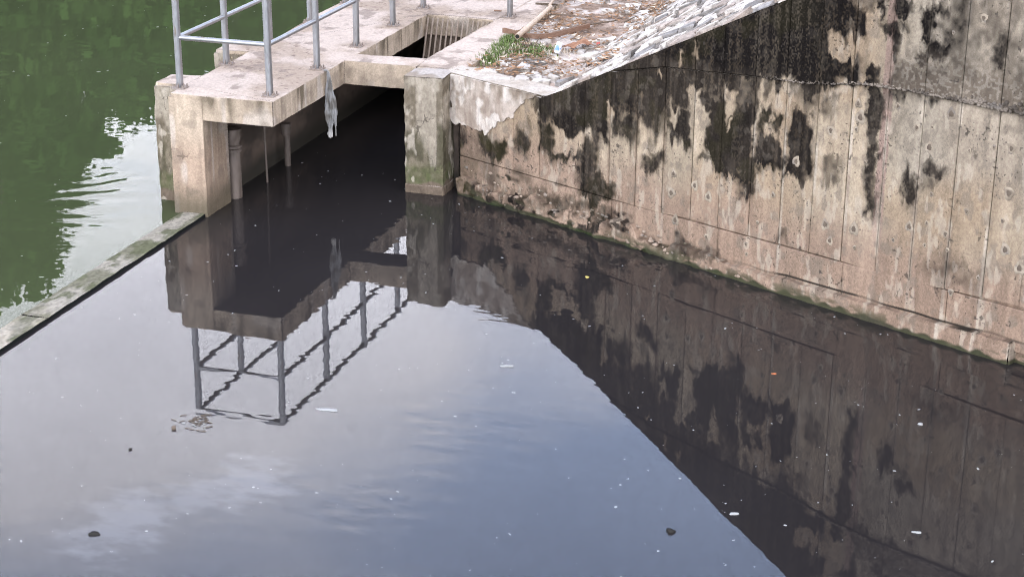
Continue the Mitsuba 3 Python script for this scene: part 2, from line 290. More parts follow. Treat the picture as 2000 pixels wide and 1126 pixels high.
def pier_color(p, n, uv):
    h = p.x + p.y * 0.9
    g = fbm(h * 6, p.z * 5, 2.0, 4)
    hi = mix((0.306, 0.264, 0.204), (0.145, 0.119, 0.085), smoothstep(0.4, 0.65, g))
    lo = mix((0.085, 0.075, 0.049), (0.178, 0.149, 0.106), smoothstep(0.42, 0.66, fbm(h * 7, p.z * 3.5, 8.0, 4)))
    c = mix(lo, hi, smoothstep(0.68, 0.78, p.z + 0.22 * (fbm(h * 9, p.z * 3, 1.0) - 0.5)))
    c = mix(c, (0.374, 0.323, 0.255), 0.5 * smoothstep(0.6, 0.75, noise(h * 13, p.z * 1.2)))
    c = mix(c, mix((0.076, 0.085, 0.038), (0.136, 0.119, 0.076), noise(h * 20, p.z * 20)), smoothstep(0.34, 0.26, p.z) * 0.9)
    c = mix(c, (0.128, 0.098, 0.072), smoothstep(0.13, 0.10, p.z + 0.05 * (noise(h * 14, 1.0) - 0.5)))
    crk = dr.abs(fbm(h * 7 + 2, p.z * 6, 9.0, 3) - 0.5)
    c = mix(c, (0.05, 0.04, 0.03), 0.7 * smoothstep(0.012, 0.003, crk) * smoothstep(0.45, 0.6, noise(h * 4, p.z * 4, 2.0)))
    c = mix(c, (0.40, 0.35, 0.28), 0.7 * smoothstep(0.66, 0.78, fbm(h * 12, p.z * 7, 3.0, 3)))
    c = c * (0.7 + 0.35 * noise(h * 60, p.z * 30) + 0.25 * noise(h * 140, p.z * 110))
    up = smoothstep(0.5, 0.8, n.z)
    top = mix((0.340, 0.302, 0.264), (0.230, 0.191, 0.153), smoothstep(0.4, 0.65, fbm(p.x * 5, p.y * 5, 0.0, 4))) * (0.85 + 0.3 * noise(p.x * 50, p.y * 50))
    return mix(c, top, up)
bsdf('m_pier', pier_color, lambda p, n, uv: 0.022 * fbm(p.x * 14, p.y * 14, p.z * 10, 4), eps=4e-3)

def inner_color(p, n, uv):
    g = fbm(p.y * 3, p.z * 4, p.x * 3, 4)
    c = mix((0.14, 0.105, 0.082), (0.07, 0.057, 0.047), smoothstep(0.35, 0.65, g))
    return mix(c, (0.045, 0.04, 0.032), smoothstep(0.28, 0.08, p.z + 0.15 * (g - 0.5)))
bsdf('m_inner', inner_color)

def plaster_color(p, n, uv):
    s = (p.x - W0[0]) * WD[0] + (p.y - W0[1]) * WD[1]
    c = mix((0.40, 0.335, 0.275), (0.27, 0.215, 0.17), smoothstep(0.38, 0.64, fbm(s * 5, p.z * 4, 2.0, 4)))
    c = mix(c, (0.52, 0.465, 0.40), 0.85 * smoothstep(0.48, 0.64, fbm(s * 8 + 3, p.z * 6, 5.0, 4)))
    c = mix(c, (0.15, 0.115, 0.08), 0.8 * smoothstep(1.08, 1.22, p.z + 0.14 * (noise(s * 24, 0.0) - 0.5)) * smoothstep(0.3, 0.7, noise(s * 16, 2.0)))
    return c * (0.75 + 0.3 * noise(s * 50, p.z * 12) + 0.2 * noise(s * 120, p.z * 90))
bsdf('m_plaster', plaster_color, lambda p, n, uv: 0.006 * fbm(p.x * 20, p.y * 20, p.z * 9, 3), eps=4e-3)

def stone_mat(name, a, b):
    def f(p, n, uv):
        g = fbm(p.x * 9, p.y * 9, p.z * 9, 4)
        c = mix(a, b, smoothstep(0.35, 0.65, g)) * (0.8 + 0.4 * noise(p.x * 45, p.y * 45, p.z * 45))
        return mix(c, (0.16, 0.14, 0.12), 0.7 * smoothstep(0.55, 0.7, fbm(p.x * 16 + 5, p.y * 16, p.z * 16, 3)))
    bsdf(name, f, lambda p, n, uv: 0.006 * fbm(p.x * 22, p.y * 22, p.z * 22, 3), eps=4e-3)
stone_mat('m_stone_white', (0.54, 0.495, 0.44), (0.39, 0.35, 0.305))
stone_mat('m_stone_grey', (0.27, 0.25, 0.23), (0.16, 0.148, 0.135))
stone_mat('m_stone_tan', (0.38, 0.32, 0.27), (0.25, 0.205, 0.17))
stone_mat('m_rubble', (0.27, 0.205, 0.155), (0.11, 0.09, 0.065))
stone_mat('m_ring', (0.29, 0.24, 0.18), (0.20, 0.162, 0.12))
stone_mat('m_agg', (0.21, 0.175, 0.14), (0.07, 0.058, 0.047))

def soil_color(p, n, uv):
    g = fbm(p.x * 3, p.y * 3, 0.0, 4)
    c = mix((0.37, 0.285, 0.225), (0.19, 0.135, 0.10), smoothstep(0.36, 0.62, g))
    c = mix(c, (0.47, 0.42, 0.37), 0.7 * smoothstep(0.52, 0.66, fbm(p.x * 5 + 9, p.y * 5, 1.0, 4)))
    slope = smoothstep(TOE - 0.05, TOE + 0.25, p.x)
    c = mix(c, mix((0.25, 0.22, 0.19), (0.11, 0.095, 0.08), noise(p.x * 14, p.y * 14)), slope)
    return c * (0.7 + 0.6 * noise(p.x * 42, p.y * 42))
bsdf('m_soil', soil_color, lambda p, n, uv: 0.012 * fbm(p.x * 16, p.y * 16, p.z * 16, 3), eps=4e-3)

def weir_color(p, n, uv):
    g = fbm(p.x * 6, p.y * 2.2, 0.0, 4)
    c = mix((0.205, 0.196, 0.174), (0.116, 0.115, 0.089), smoothstep(0.36, 0.6, g))
    c = mix(c, (0.075, 0.081, 0.052), 0.85 * smoothstep(0.50, 0.66, fbm(p.x * 9, p.y * 5, 5.0, 4)))
    c = mix(c, (0.321, 0.293, 0.252), 0.6 * smoothstep(-2.6, -3.8, p.y) * smoothstep(0.4, 0.6, noise(p.x * 9, p.y * 5)))
    c = c * (0.75 + 0.5 * noise(p.x * 50, p.y * 40))
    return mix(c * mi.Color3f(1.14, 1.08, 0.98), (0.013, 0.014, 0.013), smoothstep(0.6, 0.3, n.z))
bsdf('m_weir', weir_color, lambda p, n, uv: 0.012 * fbm(p.x * 15, p.y * 11, p.z * 15, 4), eps=4e-3)

scene['m_steel'] = {'type': 'twosided', 'bsdf': {'type': 'principled', 'base_color': proc(lambda p, n, uv: mix((0.37, 0.37, 0.375), (0.26, 0.255, 0.25), fbm(p.x * 14, p.y * 14, p.z * 9, 3)) * (0.9 + 0.2 * noise(p.x * 60, p.y * 60, p.z * 25)) * (1 - 0.45 * smoothstep(1.36, 1.23, p.z + 0.1 * noise(p.x * 30, p.y * 30, p.z * 12))) * mix((1, 1, 1), (0.75, 0.6, 0.48), smoothstep(0.66, 0.8, fbm(p.x * 22, p.y * 22, p.z * 5, 3)))),
                    'metallic': 0.85, 'roughness': 0.40, 'specular': 0.5}}
bsdf('m_plate', lambda p, n, uv: mix((0.27, 0.235, 0.21), (0.17, 0.12, 0.09), fbm(p.x * 30, p.y * 30, p.z * 30, 3)), rough=0.7)
bsdf('m_rackbar', lambda p, n, uv: mix((0.27, 0.225, 0.18), (0.18, 0.125, 0.09), fbm(p.x * 9, p.y * 9, p.z * 12, 3)), rough=0.7)
bsdf('m_lintel', lambda p, n, uv: mix((0.22, 0.165, 0.125), (0.11, 0.08, 0.06), smoothstep(0.4, 0.6, noise(p.x * 25, p.z * 2))))
bsdf('m_rust', lambda p, n, uv: mix((0.16, 0.085, 0.055), (0.25, 0.17, 0.125), fbm(p.x * 14, p.y * 14, p.z * 30, 3)))
bsdf('m_bamboo', lambda p, n, uv: mix((0.42, 0.32, 0.225), (0.27, 0.195, 0.13), fbm(p.x * 16, p.y * 5, p.z * 30, 3)), rough=0.6)
bsdf('m_darkwood', lambda p, n, uv: mix((0.085, 0.065, 0.05), (0.15, 0.12, 0.09), fbm(p.x * 20, p.y * 20, p.z * 20, 3)))
bsdf('m_rag', lambda p, n, uv: mix(mix((0.25, 0.245, 0.235), (0.13, 0.12, 0.105), smoothstep(0.35, 0.65, fbm(p.x * 22, p.y * 22, p.z * 9, 3))), (0.42, 0.40, 0.37), smoothstep(0.66, 0.58, p.z)))
bsdf('m_pvc', lambda p, n, uv: mix((0.15, 0.118, 0.095), (0.09, 0.07, 0.056), smoothstep(0.3, 0.7, fbm(p.x * 20, p.y * 20, p.z * 4, 3))), rough=0.6)
bsdf('m_can', lambda p, n, uv: mix((0.72, 0.73, 0.76), (0.16, 0.30, 0.62), smoothstep(0.04, 0.02, dr.abs(p.z - DECK - 0.055)) * smoothstep(0.45, 0.55, noise(p.x * 40, p.z * 30))), rough=0.35)
bsdf('m_dead', lambda p, n, uv: mix((0.20, 0.10, 0.065), (0.32, 0.18, 0.11), noise(p.x * 30, p.y * 30)))
bsdf('m_red', (0.42, 0.09, 0.07))
bsdf('m_brick', lambda p, n, uv: mix((0.42, 0.20, 0.13), (0.34, 0.22, 0.17), noise(p.x * 40, p.y * 40)))
bsdf('m_litter_a', (0.30, 0.17, 0.095)); bsdf('m_litter_b', (0.19, 0.12, 0.075)); bsdf('m_litter_c', (0.55, 0.47, 0.37))
bsdf('m_grass', lambda p, n, uv: mix((0.085, 0.125, 0.04), (0.16, 0.20, 0.075), noise(p.x * 30, p.y * 30)))
bsdf('m_leaf', lambda p, n, uv: mix((0.030, 0.070, 0.016), (0.065, 0.115, 0.028), noise(p.x * 0.9, p.y * 0.9, p.z * 0.9)))
bsdf('m_bark', (0.10, 0.08, 0.06))
bsdf('m_bank', lambda p, n, uv: mix((0.10, 0.12, 0.05), (0.25, 0.21, 0.16), fbm(p.x * 0.5, p.y * 0.5, 0.0, 4)))
bsdf('m_white', (0.30, 0.30, 0.285)); bsdf('m_lakespeck', (0.20, 0.22, 0.16)); bsdf('m_speck', (0.27, 0.27, 0.26)); bsdf('m_dark', (0.03, 0.028, 0.025)); bsdf('m_yellow', (0.55, 0.44, 0.14))
bsdf('m_orange', (0.48, 0.17, 0.08))

def sewage_color(p, n, uv):
    def film(cx, cy, rx, ry):  # ragged pale area mixed into the water colour
        d = dr.sqrt(dr.square((p.x - cx) / rx) + dr.square((p.y - cy) / ry)) + 2.2 * (fbm(p.x * 4 + cx, p.y * 7, 0.0, 5) - 0.5)
        return smoothstep(1.1, 0.0, d)
    f = dr.maximum(film(2.28, -5.35, 0.42, 0.40), dr.maximum(film(1.72, -6.12, 0.35, 0.52), 0.8 * film(1.95, -5.75, 0.2, 0.25)))
    murk = mix((0.0145, 0.0125, 0.0125), (0.020, 0.0178, 0.0178), fbm(p.x * 0.8, p.y * 0.8, 0.0, 3))
    return mix(murk, (0.075, 0.075, 0.08), 0.6 * f)

def sewage_bump(p, n, uv):
    calm = 0.10 + 0.45 * smoothstep(4.4, 3.2, p.x) + 1.4 * smoothstep(0.42, 0.72, fbm(p.x * 0.55 + 4, p.y * 0.75, 3.0, 3)) * smoothstep(5.0, 2.6, p.x)
    wob = noise(p.x * 1.3, p.y * 1.3) * 2.0
    return 0.00050 * calm * noise(p.x * 4.5 + wob, p.y * 11.0 + wob) + 0.00022 * calm * noise(p.x * 9 + 3, p.y * 23 + wob) + 0.0009 * fbm(p.x * 0.9, p.y * 1.4, 0.0, 2)
scene['m_sewage'] = {'type': 'bumpmap', 'arbitrary': proc(sewage_bump, 6e-3), 'scale': 1.0,
                     'bsdf': {'type': 'plastic', 'diffuse_reflectance': proc(sewage_color), 'int_ior': 1.44, 'nonlinear': False}}

def lake_bump(p, n, uv):
    r = dr.sqrt(dr.square(p.x + 1.9) + dr.square(p.y + 0.15))
    q = p.y - 0.45 * p.x + 0.5 * dr.square(p.x + 1.9) + 0.12 * noise(p.x * 4, p.y * 4)
    rings = 0.0010 * dr.sin(q * 17.0 + 5.0 * noise(p.x * 1.7, p.y * 1.7)) * smoothstep(1.25, 0.25, r + 0.5 * (noise(p.x * 2.5, p.y * 2.5) - 0.5))
    return 0.00045 * noise(p.x * 4.5, p.y * 9.0) + 0.00008 * noise(p.x * 12, p.y * 22) + 0.0035 * fbm(p.x * 0.9, p.y * 1.5, 0.0, 2) + rings
scene['m_lake'] = {'type': 'bumpmap', 'arbitrary': proc(lake_bump, 8e-3), 'scale': 1.0,
                   'bsdf': {'type': 'plastic', 'diffuse_reflectance': proc(lambda p, n, uv: mix((0.037, 0.046, 0.021), (0.046, 0.055, 0.026), fbm(p.x * 0.6, p.y * 0.6, 0.0, 3))), 'int_ior': 1.29, 'nonlinear': False}}

# ------------------------------------------------------------------ setting: water, ground
def sheet(poly, z):
    p = sg.Polygon(poly)
    v, f = trimesh.creation.triangulate_polygon(p, engine='earcut')
    v = np.column_stack([v, np.full(len(v), z)])
    m = trimesh.Trimesh(v, f, process=False)
    if m.face_normals[:, 2].mean() < 0: m.invert()
    return m
a, b = wp(-7.6, -0.2, 0), wp(6, -0.2, 0)
single('sewage_water', sheet([(-0.8, -40), (-0.8, 8.1), (1.3, 8.1), (a[0], a[1]), (b[0], b[1]), (b[0], -40)], 0.0), 'm_sewage',
       'black still sewage water reflecting the handrail, the walkway and the stained wall', kind='structure')
single('lake_water', sheet([(-0.9, -40), (-0.9, 60), (-80, 60), (-80, -40)], 0.012), 'm_lake',
       'green rippled lake water on the left, beyond the low divider wall', kind='structure')

def ground_mesh():
    xs = np.concatenate([np.arange(1.30, 5.2, 0.07), np.arange(5.2, 16, 0.5)])
    ts = np.concatenate([np.linspace(0, 8, 110), np.linspace(8.5, 50, 30)])
    yw = W0[1] + (xs - W0[0]) / WD[0] * WD[1] + 0.30
    X, Tt = np.meshgrid(xs, ts, indexing='ij')
    Y = yw[:, None] + Tt
    Z = zground(X) - 0.045 + 0.035 * (meshkit.fbm(np.stack([X * 2.2, Y * 2.2, 0 * X], -1), 4, seed=3) - 0.5)
    v = np.stack([X, Y, Z], -1).reshape(-1, 3)
    n = len(ts); f = []
    for i in range(len(xs) - 1):
        for j in range(n - 1):
            q = i * n + j
            f.append([q, q + n, q + n + 1]); f.append([q, q + n + 1, q + 1])
    return trimesh.Trimesh(v, np.array(f), process=False)
scene['embankment'] = mikit.ply(ground_mesh(), 'm_soil', smooth=True)
labels['embankment'] = {'label': 'bare brown ground rising into a stone pitched slope behind the wall', 'kind': 'structure'}

def fr(u): return u - math.floor(u)
# stones set in the slope and scattered on the flat ground
def stones():
    pts = []
    x = 1.5
    step = 0.19
    for i in range(int((6.6 - 1.45) / step)):
        for j in range(int(11.5 / (step * 1.25))):
            X = 1.45 + (i + 0.5 + rng.uniform(-0.42, 0.42)) * step
            Y = -2.2 + (j + 0.5 + rng.uniform(-0.42, 0.42)) * step * 1.25
            pts.append((X, Y))
    pts = np.array(pts)
    vor = Voronoi(pts)
    out = []
    for k, reg in enumerate(vor.point_region):
        r = vor.regions[reg]
        if -1 in r or len(r) < 3: continue
        poly = sg.Polygon(vor.vertices[r])
        cx, cy = pts[k]
        yw = W0[1] + (cx - W0[0]) / WD[0] * WD[1]
        gap = cy - yw
        if gap < (0.36 if cx < TOE else 0.12): continue
        if poly.area > 0.2: continue
        flat = cx < TOE
        if flat:
            keep = 0.85 if (gap < 1.0 and cx > 1.75 - 0.25 * gap) else (0.28 if cx > 2.2 else 0.06)
            if cx < 1.62 or rng.random() > keep: continue
        elif rng.random() < 0.10: continue
        out.append((cx, cy, poly, flat))
    return out
def stone_mesh(cx, cy, poly, flat):
    p = poly.buffer(-rng.uniform(0.012, 0.034))
    if p.is_empty or p.geom_type != 'Polygon': return None
    p = p.simplify(0.01)
    c = np.array(p.exterior.coords)[:-1]
    if len(c) < 3: return None
    mid = c.mean(0)
    h = rng.uniform(0.012, 0.034) if not flat else rng.uniform(0.012, 0.04)
    tx, ty = rng.uniform(-0.13, 0.13), rng.uniform(-0.13, 0.13)
    lay = []
    for sc, z in ((1.0, -0.05), (0.97, 0.55 * h), (0.88, 0.92 * h), (0.5, h)):
        q = mid + (c - mid) * sc * (1 + 0.06 * rng.standard_normal((len(c), 1)))
        zz = zground(q[:, 0]) - 0.030 + z + tx * (q[:, 0] - mid[0]) + ty * (q[:, 1] - mid[1]) + rng.normal(0, 0.004, len(c))
        lay.append(np.column_stack([q, zz]))
    n = len(c)
    v = np.vstack(lay + [np.append(mid, lay[-1][:, 2].mean() + 0.002)])
    f = []
    for L in range(3):
        for i in range(n):
            a0, a1 = L * n + i, L * n + (i + 1) % n
            f += [[a0, a1, a1 + n], [a0, a1 + n, a0 + n]]
    for i in range(n): f.append([3 * n + i, 3 * n + (i + 1) % n, 4 * n])
    m = trimesh.Trimesh(v, np.array(f), process=False)
    if m.face_normals[-1][2] < 0: m.invert()
    return m
S_ALL = []
for cx, cy, poly, flat in stones():
    m = stone_mesh(cx, cy, poly, flat)
    if m is None: continue
    vis = 8 - cy * 1.0 - 0.6 * abs(cx - 2.6)
    S_ALL.append((-vis, m, flat))
S_ALL.sort(key=lambda t: t[0])
MS = ['m_stone_white', 'm_stone_white', 'm_stone_grey', 'm_stone_tan', 'm_stone_white']
rest = {}
for i, (_, m, fl) in enumerate(S_ALL):
    mat = MS[int(rng.integers(len(MS)))]
    if fl and rng.random() < 0.6: mat = 'm_stone_white'
    if i < 290: obj('stone', m, mat, 'embankment', smooth=35)
    else: rest.setdefault(mat, []).append(m)
obj('far_stone', cat([m for l in rest.values() for m in l]), 'm_stone_white', 'embankment', smooth=35, kind='stuff', label='whitish stones pitched over the upper slope')

# ------------------------------------------------------------------ retaining (wing) wall
wall = thing('retaining_wall', 'tall board marked concrete retaining wall with black stains, rising to the right', 'wall')
SE = 5.0
zt = lambda s: float(ztop(s))
core = [(-7.17, -0.6), (SE, -0.6), (SE, zt(SE)), (-5.98, DECK), (-7.5, DECK), (-7.5, 0.79), (-7.17, 0.79)]
def wallprism(poly, o0, o1):
    """polygon in (s, z) extruded from off o0 to o1, mapped to the world"""
    p = poly if hasattr(poly, 'exterior') else sg.Polygon(poly)
    m = trimesh.creation.extrude_polygon(p, o1 - o0, engine='earcut')
    v = np.array(m.vertices)
    m.vertices = np.column_stack([v[:, 0], v[:, 2] + o0, v[:, 1]])
    return m
cm = worn(wallprism(core, -0.36, -0.028), 0.10, 1, 0.006, 6, seed=5)
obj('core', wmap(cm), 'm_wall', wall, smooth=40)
def panel(poly, off, inset=0.004, back=-0.045):
    """one board print: a bevelled plate"""
    p = poly.convex_hull
    q = p.buffer(-inset, join_style=2)
    if q.is_empty or q.geom_type != 'Polygon' or q.area < 0.003: return None
    a = np.array(p.exterior.coords)[:-1]; b = np.array(q.exterior.coords)[:-1]
    v = np.vstack([np.column_stack([a[:, 0], np.full(len(a), back), a[:, 1]]), np.column_stack([a[:, 0], np.full(len(a), off - 0.005), a[:, 1]]),
                   np.column_stack([b[:, 0], np.full(len(b), off), b[:, 1]])])
    h = trimesh.Trimesh(v, ConvexHull(v).simplices, process=False)
    return wmap(h)
seams = [-7.16, -6.72, -6.40, -6.039, -5.46, -5.136, -4.808, -4.483, -4.144, -3.826, -3.484, -3.153, -2.821, -2.494, -2.144, -1.809, -1.477, -1.133] + [-0.80 + 0.333 * i for i in range(17)]
js, jz = zip(*JOINT); cs, cz = zip(*CRACK)
def joint(s): return float(np.interp(s, js, jz))
def crack(s): return float(np.interp(s, cs, cz))
EPS = 0.003
for i in range(len(seams) - 1):
    a, b = seams[i] + EPS * rng.uniform(0.35, 1.2), seams[i + 1] - EPS * rng.uniform(0.35, 1.2)
    lid = sg.Polygon([(-8, -1), (SE, -1), (SE, zt(SE) - 0.02), (-5.98, DECK - 0.02), (-8, DECK - 0.02)])
    off = rng.uniform(-0.006, 0.002)
    low = sg.Polygon([(a, crack(a) + 0.004), (b, crack(b) + 0.004), (b, joint(b) - 0.006), (a, joint(a) - 0.006)]).intersection(lid)
    if low.area > 0.005 and low.geom_type == 'Polygon':
        m = panel(low, off)
        if m is not None: obj('panel', m, 'm_wall', wall)
    if b > -5.3:
        upp = sg.Polygon([(a, joint(a) + 0.006), (b, joint(b) + 0.006), (b, 9), (a, 9)]).intersection(lid)
        if upp.area > 0.005 and upp.geom_type == 'Polygon':
            m = panel(upp, off + 0.016)
            if m is not None: obj('panel', m, 'm_wall', wall)
bands = [-7.16, -5.09, -3.81, -2.46, -1.44, 0.3, 2.4, 4.9]
for i in range(len(bands) - 1):
    a, b = bands[i] + 0.0015, bands[i + 1] - 0.0015
    m = panel(sg.Polygon([(a, 0.10), (b, 0.10), (b, crack(b) - 0.004), (a, crack(a) - 0.004)]), rng.uniform(-0.004, 0.004))
    obj('board', m, 'm_wall', wall)
def footing(s0, s1):
    m = trimesh.creation.box(extents=[s1 - s0, 0.16, 0.70])
    m.apply_translation([(s0 + s1) / 2, -0.02, -0.205])
    m = worn(m, 0.045, 2, 0.012, 11, seed=15)
    v = np.array(m.vertices)
    rough = np.clip((-3.6 - v[:, 0]) / 1.2, 0, 1)
    v[:, 1] += (meshkit.fbm(v * 9, 3, seed=2) - 0.45) * (0.02 + 0.07 * rough) * (v[:, 1] > 0)
    v[:, 2] += (meshkit.fbm(np.column_stack([v[:, 0] * 5, v[:, 1] * 0, v[:, 2] * 0]), 3, seed=8) - 0.5) * (0.03 + 0.22 * rough) * (v[:, 2] > 0.05) + np.interp(v[:, 0], [-7, -3.3, -0.8], [0.02, -0.015, 0.035]) * (v[:, 2] > 0.05)
    return wmap(trimesh.Trimesh(v, m.faces, process=False))
obj('footing', footing(-7.15, -0.80), 'm_wall', wall, smooth=40)
obj('footing', footing(-0.55, 4.9), 'm_wall', wall, smooth=40)
def jag(poly, amp):
    P = sg.Polygon(poly).exterior.segmentize(0.025)
    c = np.array(P.coords)[:-1]
    q = np.column_stack([c, 0 * c[:, :1]])
    d = np.stack([meshkit.fbm(q * 11 + 5 * k, 3, seed=70 + k) - 0.5 for k in range(2)], -1) * 2 * amp
    d *= np.clip((1.19 - c[:, 1]) / 0.06, 0, 1)[:, None]
    c = c + d
    c[:, 1] = np.minimum(c[:, 1], DECK - 0.004)
    return sg.Polygon(c).buffer(0)
pj = jag(PLASTER, 0.055)
pm = wallprism(max(getattr(pj, 'geoms', [pj]), key=lambda g: g.area), -0.012, 0.014)
pm = worn(pm, 0.035, 0, 0.006, 18, seed=25)
obj('plaster_patch', wmap(pm), 'm_plaster', wall, smooth=40, label='pale smeared plaster patch with a ragged lower edge')
ms = []
for i in range(700):
    t = rng.random(); s = -3.4 + 3.2 * t ** 0.75
    z = joint(s) + 0.012 + abs(rng.normal(0, 0.010 + 0.075 * t ** 3)) - 0.014
    r = rng.uniform(0.006, 0.018) * (0.55 + 1.35 * t ** 2)
    ms.append(at(lump(r, i % 9, rng.uniform(0.6, 1)), s, 0.012 + 0.004 * t, z))
obj('honeycomb_gravel', wmap(cat(ms)), 'm_agg', wall, smooth=50, kind='stuff', label='loose gravel showing along the cold joint of the wall')
ms = []
for i in range(260):
    s = rng.uniform(-7.1, -3.5); lim = 0.30 - 0.05 * (s + 7.2)
    z = 0.03 + lim * rng.random() ** 1.6
    ms.append(at(lump(rng.uniform(0.010, 0.032), i % 11, rng.uniform(0.4, 0.8)), s, -0.010 + 0.045 * (z < 0.15), z))
obj('rough_rubble', wmap(cat(ms)), 'm_rubble', wall, smooth=50, kind='stuff', label='rough lumpy concrete along the waterline')
for i, (s, z) in enumerate(TIES):
    R = 0.016 + 0.034 * rng.random() ** 1.5
    n = 12; v = []; 
    ring = []
    for rr, o in ((1.0, -0.002), (0.78, 0.0035), (0.5, 0.004), (0.36, -0.002)):
        for k in range(n):
            an = 2 * math.pi * k / n; w = 1 + 0.18 * math.sin(3 * an + i) + 0.1 * math.sin(5 * an + 2 * i)
            v.append((s + R * rr * w * math.cos(an), o + (0.016 if z > joint(s) else 0), z + 1.25 * R * rr * w * math.sin(an)))
    f = []
    for L in range(3):
        for k in range(n):
            q = [L * n + k, L * n + (k + 1) % n, (L + 1) * n + (k + 1) % n, (L + 1) * n + k]
            f += [[q[0], q[1], q[2]], [q[0], q[2], q[3]]]
    m = trimesh.Trimesh(np.array(v), np.array(f), process=False)
    key = obj('tie_hole', trimesh.Trimesh(np.column_stack([W0 + m.vertices[:, :1] * WD + m.vertices[:, 1:2] * WN, m.vertices[:, 2]]), m.faces, process=False), 'm_ring', wall, smooth=50)
    pl = lump(1.0, i % 7, 1.0, 1)
    pv = np.array(pl.vertices) * [R * 0.52, 0.005, R * 0.66] + [s, 0.000 + (0.016 if z > joint(s) else 0), z]
    scene[key + '__plug'] = mikit.ply(wmap(trimesh.Trimesh(pv, pl.faces, process=False)), 'm_darkwood', smooth=50)

# ------------------------------------------------------------------ weir (low divider wall)
weir = thing('divider_wall', 'low mossy concrete divider wall between green lake and black water', 'wall')
ys = [-16, -12, -8.7, -5.3, -3.15, 0.02]
for i in range(len(ys) - 1):
    dz, dx = rng.uniform(-0.003, 0.003), rng.uniform(-0.004, 0.004)
    m = box(-0.905 + dx, -0.655 + dx, ys[i] + 0.002, ys[i + 1] - 0.002, -0.5, 0.031 + dz)
    m = worn(m, 0.04, 1, 0.010, 7, seed=30 + i)
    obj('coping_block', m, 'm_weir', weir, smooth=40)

# ------------------------------------------------------------------ concrete walkway over the outlet chamber
walk = thing('culvert_walkway', 'pale concrete walkway slab on pillars above the dark outlet chamber', 'walkway')
YB = 12.0
outer = [(-0.975, -0.205), (0.12, -0.205), (0.12, 1.585), (0.93, 1.585), (0.93, 1.56), (1.44, 1.56), (1.45, YB), (-1.06, YB), (-1.05, 3.4), (-0.96, 2.02), (-1.37, 1.99), (-1.38, 1.63), (-0.98, 1.63), (-0.98, 0.54), (-1.31, 0.50), (-1.31, 0.14), (-0.975, 0.14)]
hole = [(0.135, 1.90), (0.905, 1.955), (0.985, 4.0), (0.150, 4.05)]
slab = worn(prism(sg.Polygon(outer, [hole]), 0.980, DECK), 0.045, 2, 0.006, 7, seed=41)
obj('deck_slab', slab, 'm_deck', walk, smooth=40)
obj('front_pillar', worn(box(-0.985, -0.625, -0.213, 0.32, -0.5, 1.205), 0.05, 2, 0.006, 7, seed=42), 'm_deck', walk, smooth=40)
obj('buttress', worn(box(-1.322, -0.95, 0.13, 0.505, -0.6, 1.20), 0.05, 2, 0.014, 9, seed=43), 'm_pier', walk, smooth=40, label='rough weathered buttress standing in the lake')
obj('buttress', worn(box(-1.392, -0.93, 1.62, 1.98, -0.6, 1.20), 0.05, 2, 0.012, 9, seed=44), 'm_pier', walk, smooth=40)
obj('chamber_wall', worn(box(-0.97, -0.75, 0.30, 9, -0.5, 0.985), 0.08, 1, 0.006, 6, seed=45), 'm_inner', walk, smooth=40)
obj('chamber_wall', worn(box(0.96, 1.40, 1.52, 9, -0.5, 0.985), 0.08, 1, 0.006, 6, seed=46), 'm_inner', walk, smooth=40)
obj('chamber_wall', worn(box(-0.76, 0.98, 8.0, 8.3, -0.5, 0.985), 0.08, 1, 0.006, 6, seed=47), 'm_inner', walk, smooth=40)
pier = worn(box(0.93, 1.345, 1.185, 1.56, -0.5, DECK + 0.006), 0.035, 2, 0.016, 10, seed=48)
obj('pier', pier, 'm_pier', walk, smooth=40, label='weathered pier with green moss near the water')
obj('pier_base', worn(box(0.925, 1.35, 1.178, 1.56, -0.5, 0.09), 0.035, 2, 0.014, 12, seed=49), 'm_pier', walk, smooth=40)

# ------------------------------------------------------------------ handrail
rail = thing('handrail', 'grey galvanised pipe handrail bolted round the concrete walkway', 'railing')
PR, RR = 0.034, 0.024
posts = [(0, 0), (0, 1.154), (0, 2.223), (0, 3.324), (0, 4.330), (-0.958, 0), (-0.958, 1.035), (-0.958, 2.10), (-0.958, 3.198), (-0.958, 4.27), (1.115, 4.187), (-0.958, 5.35), (-0.958, 6.45)]
for i, (x, y) in enumerate(posts):
    lx, ly = rng.normal(0, 0.004, 2)
    key = obj('post', tube([(x, y, DECK), (x + lx * 0.5, y + ly * 0.5, 1.7), (x + lx, y + ly, 2.235)], PR, 18), 'm_steel', rail, smooth=50)
    t = 0.055 + 0.01
    pm = [box(x - t, x + t, y - t, y + t, DECK - 0.004, DECK + 0.012)]
    for an in range(4):
        g = trimesh.creation.extrude_polygon(sg.Polygon([(0.03, 0), (0.062, 0), (0.062, 0.008), (0.036, 0.045), (0.03, 0.045)]), 0.006)
        g.apply_transform(trimesh.transformations.rotation_matrix(math.pi / 2, [1, 0, 0])); g.apply_translation([0, 0.003, DECK + 0.012])
        g = rotz(g, math.pi / 2 * an); g.apply_translation([x, y, 0]); pm.append(g)
    scene[key + '__base_plate'] = mikit.ply(cat(pm), 'm_plate')
    bm = []
    for sx in (-1, 1):
        for sy in (-1, 1):
            c = trimesh.creation.cylinder(radius=0.008, height=0.03, sections=6); c.apply_translation([x + sx * 0.05, y + sy * 0.05, DECK + 0.024]); bm.append(c)
    scene[key + '__bolts'] = mikit.ply(cat(bm), 'm_plate')
    labels[key + '__bolts'] = {'kind': 'stuff'}
